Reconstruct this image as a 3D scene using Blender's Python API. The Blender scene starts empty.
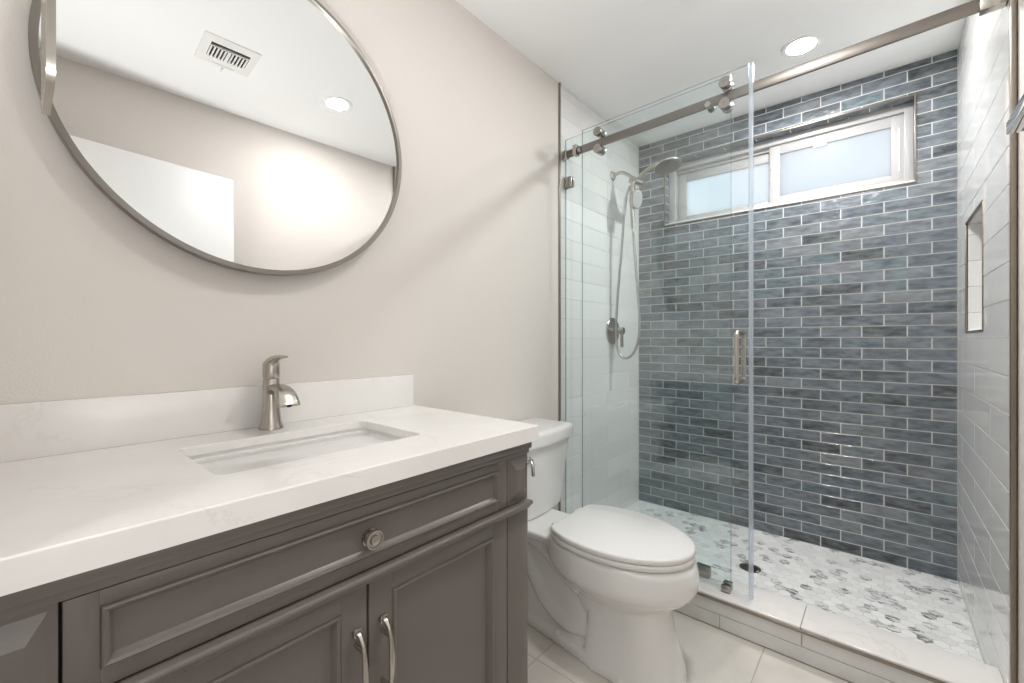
import bpy, bmesh, math, random
from mathutils import Vector, Matrix
random.seed(7)
PI = math.pi
S = bpy.context.scene
COL = S.collection

# ------------------------------------------------------------------ camera
CX, CZ, YAW = 1.2665, 1.1048, 0.7101
cam_d = bpy.data.cameras.new('camera')
cam_d.sensor_width = 36.0
cam_d.lens = 36.0 * 428.47 / 1024.0
cam_d.shift_y = -(341.5 - 340.15) / 1024.0
cam_d.clip_start = 0.02
cam = bpy.data.objects.new('camera', cam_d)
cam.location = (CX, 0.0, CZ)
cam.rotation_euler = (PI / 2, 0, YAW)
COL.objects.link(cam)
S.camera = cam

# ------------------------------------------------------------------ world, light levels, exposure
SKY = 1.0          # daylight behind the frosted window
LAMP = 285.0
LAMP_SHOWER = 575.0         # recessed lights, radiance of the lens
HALL_FILL = 34.0         # added fill light out in the hall
S.view_settings.view_transform = 'Standard'
S.view_settings.look = 'None'
S.view_settings.gamma = 1.0
S.view_settings.exposure = 0.17
S.view_settings.use_curve_mapping = False
w = bpy.data.worlds.new('sky'); S.world = w; w.use_nodes = True
w.node_tree.nodes['Background'].inputs[0].default_value = (0.91, 0.96, 1.0, 1)
w.node_tree.nodes['Background'].inputs[1].default_value = SKY
S.cycles.max_bounces = 14
S.cycles.diffuse_bounces = 8
S.cycles.glossy_bounces = 6
S.cycles.transparent_max_bounces = 20
S.cycles.transmission_bounces = 8
S.cycles.caustics_reflective = False
S.cycles.caustics_refractive = False
S.cycles.sample_clamp_indirect = 6.0
S.cycles.use_denoising = True
S.cycles.use_adaptive_sampling = False

# added unseen fill: a soft spot low in the doorway, pointed at the ceiling
bl = bpy.data.lights.new('bounce_fill', 'SPOT'); bl.energy = 70.0; bl.spot_size = math.radians(116); bl.spot_blend = .6
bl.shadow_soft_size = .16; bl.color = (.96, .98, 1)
bo_ = bpy.data.objects.new('bounce_fill', bl); bo_.location = (1.12, -.02, .66); bo_.rotation_euler = (PI, 0, 0); COL.objects.link(bo_)

# ------------------------------------------------------------------ dimensions (metres)
H = 2.44
W = 1.536           # right shower wall
WR = 1.546          # right room wall
YB = 2.816          # back shower wall
YC = 1.76           # front of curb
YT = 1.852          # start of the tile on the left wall
TOP = 0.875         # counter top
Y0 = -0.075         # door wall

# ------------------------------------------------------------------ materials
def lin(c):
    return tuple(((v / 255) / 12.92 if v / 255 <= 0.04045 else ((v / 255 + 0.055) / 1.055) ** 2.4) for v in c)

class NT:
    def __init__(s, name):
        s.m = bpy.data.materials.new(name); s.m.use_nodes = True
        s.t = s.m.node_tree; s.b = s.t.nodes['Principled BSDF']; s.out = s.t.nodes['Material Output']
    def n(s, typ, **kw):
        x = s.t.nodes.new(typ)
        for k, v in kw.items():
            if k in x.bl_rna.properties: setattr(x, k, v)
            else: x.inputs[k.replace('_', ' ')].default_value = v
        return x
    def l(s, a, b): s.t.links.new(a, b)
    def set(s, **kw):
        for k, v in kw.items():
            k = k.replace('_', ' ')
            s.b.inputs[k].default_value = (*v, 1) if isinstance(v, tuple) and len(v) == 3 else v
    def coord(s): return s.n('ShaderNodeTexCoord').outputs['Object']
    def noise(s, scale, detail=3, rough=0.5, vec=None, stretch=None, dist=0):
        v = vec or s.coord()
        if stretch:
            mp = s.n('ShaderNodeMapping'); mp.inputs['Scale'].default_value = stretch; s.l(v, mp.inputs[0]); v = mp.outputs[0]
        x = s.n('ShaderNodeTexNoise'); x.inputs['Scale'].default_value = scale; x.inputs['Detail'].default_value = detail
        x.inputs['Roughness'].default_value = rough; x.inputs['Distortion'].default_value = dist
        s.l(v, x.inputs['Vector']); return x.outputs['Fac']
    def ramp(s, fac, stops):
        r = s.n('ShaderNodeValToRGB'); e = r.color_ramp.elements
        while len(e) < len(stops): e.new(0.5)
        for i, (p, c) in enumerate(stops): e[i].position = p; e[i].color = (*c, 1) if len(c) == 3 else c
        s.l(fac, r.inputs[0]); return r.outputs[0]
    def mix(s, fac, a, b, mode='MIX'):
        x = s.n('ShaderNodeMix', data_type='RGBA', blend_type=mode)
        for sock, v in ((x.inputs[0], fac), (x.inputs[6], a), (x.inputs[7], b)):
            if hasattr(v, 'links'): s.l(v, sock)
            else: sock.default_value = v if not isinstance(v, tuple) else (*v, 1)
        return x.outputs[2]
    def math(s, op, a, b=0.0, clamp=False):
        x = s.n('ShaderNodeMath', operation=op); x.use_clamp = clamp
        for i, v in enumerate((a, b)):
            if hasattr(v, 'links'): s.l(v, x.inputs[i])
            else: x.inputs[i].default_value = v
        return x.outputs[0]
    def bump(s, h, strength=0.3, dist=0.01):
        b = s.n('ShaderNodeBump'); b.inputs['Strength'].default_value = strength; b.inputs['Distance'].default_value = dist
        s.l(h, b.inputs['Height']); s.l(b.outputs[0], s.b.inputs['Normal'])

def plain(name, rgb, rough=0.5, metal=0.0, spec=0.5, bump=None, coat=0.0):
    k = NT(name); k.set(Base_Color=lin(rgb), Roughness=rough, Metallic=metal)
    k.b.inputs['Specular IOR Level'].default_value = spec
    if coat: k.b.inputs['Coat Weight'].default_value = coat; k.b.inputs['Coat Roughness'].default_value = 0.05
    if bump: k.bump(k.noise(bump[0], 2), bump[1], bump[2])
    return k.m

def metal(name, rgb, rough=0.28, stretch=(1, 1, 40)):
    k = NT(name); k.set(Base_Color=lin(rgb), Metallic=1.0, Roughness=rough)
    return k.m

M = {}
M['paint'] = plain('warm_wall_paint', (218, 212, 206), 0.75, spec=0.25, bump=(230, 0.28, 0.002))
M['ceil'] = plain('ceiling_paint', (240, 240, 239), 0.85, spec=0.2, bump=(160, 0.12, 0.002))
M['white'] = plain('white_trim_paint', (232, 232, 230), 0.35)
M['door'] = plain('white_door_paint', (232, 232, 231), 0.4)
M['vinyl'] = plain('white_vinyl', (176, 175, 175), 0.3)
M['cab'] = plain('taupe_grey_lacquer', (103, 96, 91), 0.33, spec=0.5, bump=(300, 0.05, 0.001))
M['gap'] = plain('near_black', (18, 16, 15), 0.8)  # painted shade behind the cabinet fronts, and the mirror backing
M['porc'] = plain('white_porcelain', (226, 225, 223), 0.12, coat=0.6)
M['seatp'] = plain('white_seat_plastic', (228, 227, 225), 0.2)
M['nickel'] = metal('brushed_nickel', (186, 180, 172), 0.27)
M['frame'] = metal('dark_nickel_frame', (142, 137, 131), 0.3)
M['nickel_x'] = metal('brushed_nickel_rail', (132, 127, 121), 0.38, (40, 1, 1))
M['chrome'] = plain('chrome', (215, 215, 215), 0.07, metal=1.0)
M['darkmetal'] = metal('dark_brushed_metal', (172, 168, 163), 0.22)
M['edge_metal'] = metal('satin_tile_edge', (150, 141, 130), 0.35)
M['grout_d'] = plain('light_grout', (214, 213, 209), 0.9)
M['grout_w'] = plain('white_grout', (214, 212, 207), 0.9)
M['black'] = plain('black_void', (20, 20, 20), 0.8)
M['nozzle'] = plain('grey_nozzle_rubber', (96, 96, 96), 0.5)
M['vent'] = plain('white_vent_enamel', (230, 229, 226), 0.4)
M['halo'] = plain('lamp_trim_white', (235, 235, 233), 0.4)
M['spray'] = plain('pale_grey_plastic', (186, 187, 186), 0.3)
M['hose'] = plain('steel_hose', (176, 174, 170), 0.25, metal=1.0, bump=(700, .3, .001))

def mirror_mat():
    k = NT('silver_mirror'); k.set(Base_Color=(.93, .935, .93), Metallic=1.0, Roughness=0.0); return k.m
M['mirror'] = mirror_mat()

def quartz():
    k = NT('veined_white_quartz')
    base = k.ramp(k.noise(6, 4), [(0.3, lin((228, 225, 222))), (0.7, lin((235, 232, 229)))])
    v = k.noise(2.2, 5, .6, dist=1.4)
    line = k.math('ABSOLUTE', k.math('SUBTRACT', v, 0.5))
    gate = k.ramp(k.noise(4.1, 2), [(0.45, (0, 0, 0)), (0.68, (1, 1, 1))])
    lm = k.ramp(line, [(0.0, (1, 1, 1)), (0.014, (0, 0, 0))])
    f = k.math('MULTIPLY', k.math('MULTIPLY', lm, gate), 0.20)
    k.l(k.mix(f, base, lin((168, 160, 152))), k.b.inputs['Base Color'])
    k.set(Roughness=0.16); return k.m
M['quartz'] = quartz()

def brick():
    k = NT('slate_blue_glazed_tile')
    at = k.n('ShaderNodeAttribute', attribute_name='rnd'); sep = k.n('ShaderNodeSeparateColor'); k.l(at.outputs['Color'], sep.inputs[0])
    pal = k.ramp(sep.outputs[0], [(0.0, lin((62, 65, 64))), (0.13, lin((76, 82, 86))), (0.30, lin((92, 101, 110))), (0.46, lin((104, 111, 119))),
                                  (0.66, lin((114, 120, 127))), (0.8, lin((90, 106, 112))), (0.92, lin((122, 126, 130))), (1.0, lin((134, 136, 141)))])
    # every tile gets its own shift of the cloudy glaze
    co = k.coord(); off = k.n('ShaderNodeVectorMath', operation='MULTIPLY_ADD')
    k.l(at.outputs['Color'], off.inputs[0]); off.inputs[1].default_value = (9, 9, 9); k.l(co, off.inputs[2])
    n1 = k.noise(16, 4, .6, vec=off.outputs[0], stretch=(1, 1, 3.2))
    c1 = k.mix(k.ramp(n1, [(0.35, (0, 0, 0)), (0.72, (1, 1, 1))]), k.mix(0.38, pal, lin((34, 40, 44))), k.mix(0.40, pal, lin((160, 168, 174))))
    ed = k.ramp(at.outputs['Alpha'], [(0.0, (0.25, .25, .25)), (1.0, (0, 0, 0))])
    c2 = k.mix(ed, c1, lin((150, 156, 160)))
    k.l(c2, k.b.inputs['Base Color'])
    k.set(Roughness=0.17)
    h = k.noise(13, 3, .5, vec=off.outputs[0])
    k.bump(h, 0.42, 0.012)
    return k.m
M['brick'] = brick()

def gloss_white():
    k = NT('wavy_white_gloss_tile')
    at = k.n('ShaderNodeAttribute', attribute_name='rnd'); sep = k.n('ShaderNodeSeparateColor'); k.l(at.outputs['Color'], sep.inputs[0])
    k.l(k.ramp(sep.outputs[0], [(0, lin((222, 221, 219))), (1, lin((231, 230, 228)))]), k.b.inputs['Base Color'])
    co = k.coord(); off = k.n('ShaderNodeVectorMath', operation='MULTIPLY_ADD')
    k.l(at.outputs['Color'], off.inputs[0]); off.inputs[1].default_value = (5, 5, 5); k.l(co, off.inputs[2])
    k.set(Roughness=0.03)
    k.bump(k.noise(4.5, 1, .5, vec=off.outputs[0]), 0.085, 0.010)
    return k.m
M['gwhite'] = gloss_white()

def curb_tile():
    k = NT('grey_curb_tile'); k.set(Roughness=0.2)
    k.l(k.ramp(k.noise(7, 3), [(0.3, lin((204, 204, 202))), (.7, lin((216, 216, 214)))]), k.b.inputs['Base Color']); return k.m
M['curbtile'] = curb_tile()

def floor_mat():
    k = NT('beige_stone_floor_tile')
    c = k.ramp(k.noise(3.5, 5, .6), [(0.3, lin((200, 195, 187))), (0.5, lin((211, 206, 199))), (0.75, lin((220, 216, 210)))])
    k.l(c, k.b.inputs['Base Color']); k.set(Roughness=0.42); k.bump(k.noise(30, 3), .08, .003); return k.m
M['floor'] = floor_mat()
M['grout_f'] = plain('floor_grout', (176, 170, 161), 0.9)

def hexmat():
    k = NT('veined_marble_mosaic')
    at = k.n('ShaderNodeAttribute', attribute_name='rnd'); sep = k.n('ShaderNodeSeparateColor'); k.l(at.outputs['Color'], sep.inputs[0])
    base = k.ramp(sep.outputs[1], [(0, lin((228, 228, 227))), (1, lin((243, 243, 242)))])
    co = k.coord(); off = k.n('ShaderNodeVectorMath', operation='MULTIPLY_ADD')
    k.l(at.outputs['Color'], off.inputs[0]); off.inputs[1].default_value = (7, 7, 7); k.l(co, off.inputs[2])
    rot = k.n('ShaderNodeMapping'); rot.inputs['Rotation'].default_value = (0, 0, 0.5); rot.inputs['Scale'].default_value = (1.0, 3.4, 1); k.l(off.outputs[0], rot.inputs[0])
    n = k.noise(30, 4, .65, vec=rot.outputs[0], dist=.6)
    streak = k.ramp(n, [(0.49, (0, 0, 0)), (0.58, (1, 1, 1))])
    gate = k.ramp(sep.outputs[0], [(0.74, (0, 0, 0)), (0.84, (1, 1, 1))])
    f = k.math('MULTIPLY', k.math('MULTIPLY', streak, gate), 0.92)
    soft = k.mix(k.math('MULTIPLY', gate, 0.18), base, lin((150, 152, 154)))
    k.l(k.mix(f, soft, lin((34, 36, 39))), k.b.inputs['Base Color']); k.set(Roughness=0.3); return k.m
M['hex'] = hexmat()

def glass(name, tint, refl=1.0, rough=0.0):
    k = NT(name); t = k.t; t.nodes.remove(k.b)
    tr = k.n('ShaderNodeBsdfTransparent'); tr.inputs[0].default_value = (*tint, 1)
    gl = k.n('ShaderNodeBsdfGlossy'); gl.inputs['Roughness'].default_value = rough; gl.inputs[0].default_value = (1, 1, 1, 1)
    fr = k.n('ShaderNodeFresnel'); fr.inputs[0].default_value = 1.5
    ge = k.n('ShaderNodeNewGeometry')
    fac = k.math('MULTIPLY', k.math('MULTIPLY', fr.outputs[0], k.math('SUBTRACT', 1.0, ge.outputs['Backfacing'])), 1.7 * refl, clamp=True)
    mx = k.n('ShaderNodeMixShader'); k.l(fac, mx.inputs[0]); k.l(tr.outputs[0], mx.inputs[1]); k.l(gl.outputs[0], mx.inputs[2])
    k.l(mx.outputs[0], k.out.inputs[0]); return k.m
M['glass_fix'] = glass('green_tinted_glass', (0.950, 0.985, 0.983))
M['glass_door'] = glass('clear_glass', (0.982, 0.993, 0.993))

def milky(name, tint, rgb, f):
    k = NT(name); t = k.t
    k.set(Base_Color=lin(rgb), Roughness=0.15)
    tr = k.n('ShaderNodeBsdfTransparent'); tr.inputs[0].default_value = (*tint, 1)
    mx = k.n('ShaderNodeMixShader'); mx.inputs[0].default_value = f
    k.l(tr.outputs[0], mx.inputs[1]); k.l(k.b.outputs[0], mx.inputs[2]); k.l(mx.outputs[0], k.out.inputs[0]); return k.m
M['glass_edge'] = milky('green_glass_edge', (.5, .62, .6), (110, 140, 136), 0.6)
M['edge_light'] = milky('polished_glass_edge', (.8, .9, .9), (205, 215, 215), 0.5)
M['seal'] = milky('clear_vinyl_seal', (.9, .95, 1.0), (222, 228, 234), 0.34)

def frosted():
    k = NT('frosted_window_glass'); t = k.t; t.nodes.remove(k.b)
    tl = k.n('ShaderNodeBsdfTranslucent')
    c = k.ramp(k.noise(1.6, 2), [(0.3, (.90, .94, .97)), (.7, (.98, .98, .98))]); k.l(c, tl.inputs[0])
    gl = k.n('ShaderNodeBsdfGlossy'); gl.inputs['Roughness'].default_value = 0.3
    mx = k.n('ShaderNodeMixShader'); mx.inputs[0].default_value = 0.006
    k.l(tl.outputs[0], mx.inputs[1]); k.l(gl.outputs[0], mx.inputs[2]); k.l(mx.outputs[0], k.out.inputs[0]); return k.m
M['frost'] = frosted()

def emit(name, rgb, s):
    k = NT(name); k.set(Base_Color=(.9, .9, .9)); k.b.inputs['Emission Color'].default_value = (*rgb, 1); k.b.inputs['Emission Strength'].default_value = s
    return k.m
M['lamp'] = emit('lamp_lens', (1.0, 0.99, 0.99), LAMP)
M['lamp_sh'] = emit('shower_lamp_lens', (0.99, 0.99, 0.985), LAMP_SHOWER)
M['hall_fill'] = emit('hall_fill_glow', (0.97, 0.985, 1.0), HALL_FILL)  # glow of the added hall fill

# ------------------------------------------------------------------ object helpers
ORG = {}
def thing(name, label, cat, loc=(0, 0, 0), group=None, kind=None):
    o = bpy.data.objects.new(name, None); o.empty_display_size = .05
    o.location = loc; COL.objects.link(o); ORG[o] = Vector(loc)
    if label: o['label'] = label
    if cat: o['category'] = cat
    if group: o['group'] = group
    if kind: o['kind'] = kind
    return o
def obj(name, bm, mats, parent=None, smooth=35, label=None, origin=None, mods=None):
    bmesh.ops.recalc_face_normals(bm, faces=bm.faces) if mods is None or 'norec' not in mods else None
    org = ORG[parent] if parent else Vector(origin or (0, 0, 0))
    if org.length: bmesh.ops.translate(bm, verts=bm.verts, vec=-org)
    me = bpy.data.meshes.new(name); bm.to_mesh(me); bm.free()
    for m in (mats if isinstance(mats, (list, tuple)) else [mats]): me.materials.append(M[m])
    if smooth:
        me.polygons.foreach_set('use_smooth', [True] * len(me.polygons))
        me.set_sharp_from_angle(angle=math.radians(smooth))
    o = bpy.data.objects.new(name, me); COL.objects.link(o)
    if parent: o.parent = parent
    else: o.location = org
    ORG[o] = org
    if label: o['label'] = label
    return o
def tag(o, label, cat, group=None):
    o['label'] = label; o['category'] = cat
    if group: o['group'] = group
    return o
def struct(o, label=None):
    o['kind'] = 'structure'
    if label: o['label'] = label
    return o
def NB(): return bmesh.new()
def bx(bm, x0, x1, y0, y1, z0, z1, bev=0.0, seg=2, mi=0):
    r = bmesh.ops.create_cube(bm, size=1.0); vs = r['verts']
    for v in vs:
        v.co = Vector((x0 + (v.co.x + .5) * (x1 - x0), y0 + (v.co.y + .5) * (y1 - y0), z0 + (v.co.z + .5) * (z1 - z0)))
    fs = set(f for v in vs for f in v.link_faces)
    for f in fs: f.material_index = mi
    if bev:
        es = list(set(e for v in vs for e in v.link_edges))
        bmesh.ops.bevel(bm, geom=es, offset=bev, segments=seg, profile=0.5, affect='EDGES')
    return bm
def box(*a, **k): return bx(NB(), *a, **k)
def cyl(bm, p0, p1, r, r1=None, n=28, cap=True):
    p0, p1 = Vector(p0), Vector(p1); d = p1 - p0
    rot = d.to_track_quat('Z', 'Y').to_matrix().to_4x4()
    bmesh.ops.create_cone(bm, cap_ends=cap, segments=n, radius1=r, radius2=r if r1 is None else r1, depth=d.length,
                          matrix=Matrix.Translation((p0 + p1) / 2) @ rot)
    return bm
def lathe(bm, prof, p, axis=(0, 0, 1), n=36, cap=True, sx=1.0):
    """prof: (radius, distance along axis)"""
    q = Vector(axis).to_track_quat('Z', 'Y').to_matrix(); p = Vector(p); rings = []
    for r, h in prof:
        rings.append([bm.verts.new(p + q @ Vector((r * math.cos(2 * PI * i / n) * sx, r * math.sin(2 * PI * i / n), h))) for i in range(n)])
    for a, b in zip(rings, rings[1:]):
        for i in range(n): bm.faces.new((a[i], a[(i + 1) % n], b[(i + 1) % n], b[i]))
    if cap:
        bm.faces.new(rings[0][::-1]); bm.faces.new(rings[-1])
    return bm
def spline(pts, k=8):
    P = [Vector(p) for p in pts]; P = [P[0] * 2 - P[1]] + P + [P[-1] * 2 - P[-2]]; out = []
    for i in range(1, len(P) - 2):
        a, b, c, d = P[i - 1:i + 3]
        for j in range(k):
            t = j / k
            out.append(0.5 * ((2 * b) + (c - a) * t + (2 * a - 5 * b + 4 * c - d) * t * t + (3 * b - a - 3 * c + d) * t ** 3))
    out.append(P[-2]); return out
def tube(bm, pts, r, n=14, flat=1.0, cap=True, up=(0, 0, 1)):
    """r: number or list of (ra, rb); sweep with a parallel frame"""
    P = [Vector(p) for p in pts]; N = len(P); rings = []
    t0 = (P[1] - P[0]).normalized(); u = Vector(up); u = (u - t0 * u.dot(t0))
    if u.length < 1e-4: u = Vector((1, 0, 0)) - t0 * t0.x
    u.normalize()
    for i in range(N):
        t = (P[min(i + 1, N - 1)] - P[max(i - 1, 0)]).normalized()
        u = (u - t * u.dot(t)).normalized(); v = t.cross(u)
        rr = r[i] if isinstance(r, (list, tuple)) else (r, r * flat)
        if not isinstance(rr, (list, tuple)): rr = (rr, rr * flat)
        rings.append([bm.verts.new(P[i] + v * (rr[0] * math.cos(2 * PI * j / n)) + u * (rr[1] * math.sin(2 * PI * j / n))) for j in range(n)])
    for a, b in zip(rings, rings[1:]):
        for i in range(n): bm.faces.new((a[i], a[(i + 1) % n], b[(i + 1) % n], b[i]))
    if cap: bm.faces.new(rings[0][::-1]); bm.faces.new(rings[-1])
    return bm
def loft(bm, rings, cap=True):
    R = [[bm.verts.new(p) for p in ring] for ring in rings]; n = len(R[0])
    for a, b in zip(R, R[1:]):
        for i in range(n): bm.faces.new((a[i], a[(i + 1) % n], b[(i + 1) % n], b[i]))
    if cap: bm.faces.new(R[0][::-1]); bm.faces.new(R[-1])
    return bm

# ------------------------------------------------------------------ tiled surfaces
def rect_sub(r, hole):
    x0, x1, y0, y1 = r
    if not hole: return [r]
    a0, a1, b0, b1 = hole
    if x1 <= a0 or x0 >= a1 or y1 <= b0 or y0 >= b1: return [r]
    out = []
    if y0 < b0: out.append((x0, x1, y0, b0))
    if y1 > b1: out.append((x0, x1, b1, y1))
    m0, m1 = max(y0, b0), min(y1, b1)
    if x0 < a0: out.append((x0, a0, m0, m1))
    if x1 > a1: out.append((a1, x1, m0, m1))
    return out
def add_tile(bm, L, r, f, nrm, proud, gap, ch, mi=0, rnd=None, whole=None, hole=None):
    x0, x1, y0, y1 = r; g = gap / 2; E_ = [1.0] * 4
    if whole and hole and tuple(whole) != tuple(r):      # an L-cut tile: no joint along the inner cuts
        for i in range(4):
            if abs(r[i] - whole[i]) > 1e-6: E_[i] = 0.0
        for i, hh in ((0, hole[1]), (1, hole[0])):
            if abs(r[i] - hh) < 1e-6: E_[i] = 1.0
    x0 += g * E_[0]; x1 -= g * E_[1]; y0 += g * E_[2]; y1 -= g * E_[3]
    if x1 - x0 < .004 or y1 - y0 < .004: return
    flip = (f(x1, y0) - f(x0, y0)).cross(f(x0, y1) - f(x0, y0)).dot(nrm) < 0
    rn = rnd or (random.random(), random.random(), random.random())
    def ring(i, d): return [bm.verts.new(f(a, b) + nrm * d) for a, b in ((x0 + i * E_[0], y0 + i * E_[2]), (x1 - i * E_[1], y0 + i * E_[2]), (x1 - i * E_[1], y1 - i * E_[3]), (x0 + i * E_[0], y1 - i * E_[3]))]
    rings = [ring(0, -.001), ring(0, proud - ch), ring(ch, proud), ring(ch + .006, proud)] if min(x1 - x0, y1 - y0) > .03 else [ring(0, -.001), ring(0, proud - ch), ring(ch, proud)]
    if flip: rings = [q[::-1] for q in rings]
    al = [0, 0, 0, 1]
    fs = []
    for k, (a, b) in enumerate(zip(rings, rings[1:])):
        for i in range(4):
            fc = bm.faces.new((a[i], a[(i + 1) % 4], b[(i + 1) % 4], b[i])); fc.material_index = mi
            for lp in fc.loops: lp[L] = (*rn, 1.0 if (k == 2 and lp.vert in b) else (0.0))
    fc = bm.faces.new(rings[-1]); fc.material_index = mi
    for lp in fc.loops: lp[L] = (*rn, 1.0)
def tiles(bm, L, area, f, nrm, tw, th, u0=0, v0=0, off=0.5, hole=None, proud=.0022, gap=.0042, ch=.0008, mi=0):
    """running-bond tiles over area in (u, v)"""
    a0, a1, b0, b1 = area; j = math.floor((b0 - v0) / th)
    while v0 + j * th < b1 - 1e-6:
        sh = u0 + (off * tw if j % 2 else 0.0); i = math.floor((a0 - sh) / tw)
        while sh + i * tw < a1 - 1e-6:
            r = (max(a0, sh + i * tw), min(a1, sh + (i + 1) * tw), max(b0, v0 + j * th), min(b1, v0 + (j + 1) * th))
            rn = (random.random(), random.random(), random.random())
            for q in rect_sub(r, hole): add_tile(bm, L, q, f, nrm, proud, gap, ch, mi, rn, r, hole)
            i += 1
        j += 1
def lay(bm): return bm.loops.layers.float_color.new('rnd')
V = Vector

# ================================================================== SETTING
# floor
bm = NB(); L = lay(bm)
bx(bm, -0.12, 2.3, -1.7, YC + .02, -.12, -.0015, mi=1)
tiles(bm, L, (0, WR, Y0 - .12, YC), lambda a, b: V((a, b, -.0015)), V((0, 0, 1)), .5875, .6, .363, -.02, 0, proud=.0015, gap=.003, ch=.0005)
tiles(bm, L, (.2, 2.3, -1.6, Y0 - .12), lambda a, b: V((a, b, -.0015)), V((0, 0, 1)), .5875, .6, .363, -.02, 0, proud=.0015, gap=.003, ch=.0005)
struct(obj('floor', bm, ['floor', 'grout_f'], smooth=0, mods=['norec']), 'large pale beige floor tiles')

# shower floor: marble hexagons
bm = NB(); L = lay(bm)
bx(bm, -0.02, W + .02, YC + .14, YB + .02, -.12, .0, mi=1)
R = .0255; dx = R * math.sqrt(3)
DRAIN = V((.788, 2.325, 0))
row = 0; y = YC + .165
def clip_ok(c): return .0 < c[0] < W and YC + .165 < c[1] < YB
while y < YB + R:
    x = (dx / 2 if row % 2 else 0)
    while x < W + dx:
        pts = []
        for k in range(6):
            a = PI / 6 + k * PI / 3
            px, py = x + (R - .0012) * math.cos(a), y + (R - .0012) * math.sin(a)
            pts.append((min(max(px, .002), W - .002), min(max(py, YC + .166), YB - .002)))
        if abs(x) < 5 and (V((x, y, 0)) - DRAIN).length > .052:
            try:
                vb = [bm.verts.new((p[0], p[1], .0)) for p in pts]; vt = [bm.verts.new((p[0], p[1], .002)) for p in pts]
                rn = (random.random(), random.random(), random.random())
                fs = [bm.faces.new(vt)] + [bm.faces.new((vb[i], vb[(i + 1) % 6], vt[(i + 1) % 6], vt[i])) for i in range(6)]
                for fc in fs:
                    for lp in fc.loops: lp[L] = (*rn, 1)
            except ValueError: pass
        x += dx
    y += R * 1.5; row += 1
for i in range(len(bm.verts)): pass
struct(obj('shower_floor', bm, ['hex', 'grout_w'], smooth=0, mods=['norec']), 'white marble hexagon mosaic with dark veined pieces')

# back wall with window recess
WIN = (.184, 1.392, 1.866, 2.28); GR = -.0022; DEP = .095
bm = NB(); L = lay(bm)
for q in rect_sub((-.12, WR + .2, -.12, H + .1), WIN):
    bx(bm, q[0], q[1], YB - GR, YB + .16, q[2], q[3], mi=1)
N = V((0, -1, 0)); yg = YB - GR
tiles(bm, L, (0, W, 0, H), lambda a, b: V((a, yg, b)), N, W / 9, .056, 0, 0, .5, hole=WIN)
# tiled reveal: soffit, two sides
tiles(bm, L, (WIN[0], WIN[1], YB + .004, YB + DEP), lambda a, b: V((a, b, WIN[3])), V((0, 0, -1)), W / 9, .056, .03, YB, .5)
tiles(bm, L, (YB + .004, YB + DEP, WIN[2], WIN[3]), lambda a, b: V((WIN[0], a, b)), V((1, 0, 0)), .2, .056, YB, 0, 0)
tiles(bm, L, (YB + .004, YB + DEP, WIN[2], WIN[3]), lambda a, b: V((WIN[1], a, b)), V((-1, 0, 0)), .2, .056, YB, 0, 0)
struct(obj('wall_back', bm, ['brick', 'grout_d'], smooth=0, mods=['norec']), 'slate blue glazed brick tile wall')
# quartz sill inside the recess
bm = box(WIN[0], WIN[1], YB - .004, YB + DEP, WIN[2] - .001, WIN[2] + .006, bev=.001)
struct(obj('trim_1', bm, 'quartz'), 'pale sill of the window recess')
# satin metal frame round the window recess
bm = NB(); t = .006
for r in ((WIN[0] - t, WIN[1] + t, WIN[3] - .001, WIN[3] + t), (WIN[0] - t, WIN[1] + t, WIN[2] - t, WIN[2] + .001), (WIN[0] - t, WIN[0] + .001, WIN[2], WIN[3]), (WIN[1] - .001, WIN[1] + t, WIN[2], WIN[3])):
    bx(bm, r[0], r[1], YB - .004, YB + .006, r[2], r[3], bev=.0008)
struct(obj('trim_2', bm, 'edge_metal'), 'satin metal edging round the window recess')

# window
yw = YB + DEP
win = thing('window_1', None, None, (.788, yw, WIN[2]), kind='structure'); win['label'] = 'white vinyl slider window with two frosted panes'
def frame(bm, x0, x1, z0, z1, y0, y1, wl, wr, wb, wt, bev=.002):
    bx(bm, x0, x0 + wl, y0, y1, z0, z1, bev=bev); bx(bm, x1 - wr, x1, y0, y1, z0, z1, bev=bev)
    bx(bm, x0 + wl - .001, x1 - wr + .001, y0, y1, z0, z0 + wb, bev=bev); bx(bm, x0 + wl - .001, x1 - wr + .001, y0, y1, z1 - wt, z1, bev=bev)
bm = NB(); frame(bm, WIN[0] + .002, WIN[1] - .002, WIN[2] + .006, WIN[3] - .002, yw - .03, yw + .06, .042, .034, .032, .040)
bx(bm, WIN[0] + .045, WIN[1] - .03, yw + .0, yw + .05, WIN[3] - .062, WIN[3] - .035, bev=.002)
obj('outer_frame', bm, 'vinyl', win)
s1 = obj('left_sash', (lambda b: (frame(b, .232, .815, 1.9, 2.222, yw + .015, yw + .04, .052, .05, .03, .06), b)[1])(NB()), 'vinyl', win)
obj('frosted_pane', box(.27, .80, yw + .025, yw + .031, 1.915, 2.2), 'frost', s1, smooth=0)
s2 = obj('right_sash', (lambda b: (frame(b, .772, 1.362, 1.9, 2.238, yw - .015, yw + .012, .052, .054, .040, .054), b)[1])(NB()), 'vinyl', win)
obj('frosted_pane', box(.81, 1.33, yw - .002, yw + .004, 1.92, 2.2), 'frost', s2, smooth=0)
bm = box(1.335, 1.341, yw - .019, yw - .012, 1.95, 2.17, bev=.001); obj('sash_pull', bm, 'grout_d', s2)
bm = box(.985, 1.045, yw - .028, yw - .012, 2.168, 2.186, bev=.004); obj('sash_latch', bm, 'seatp', s2)
bm = NB(); cyl(bm, (.778, yw - .02, 2.11), (.778, yw - .012, 2.11), .006); cyl(bm, (.778, yw - .02, 2.04), (.778, yw - .012, 2.04), .006); obj('sash_screw', bm, 'vinyl', s2)

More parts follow.
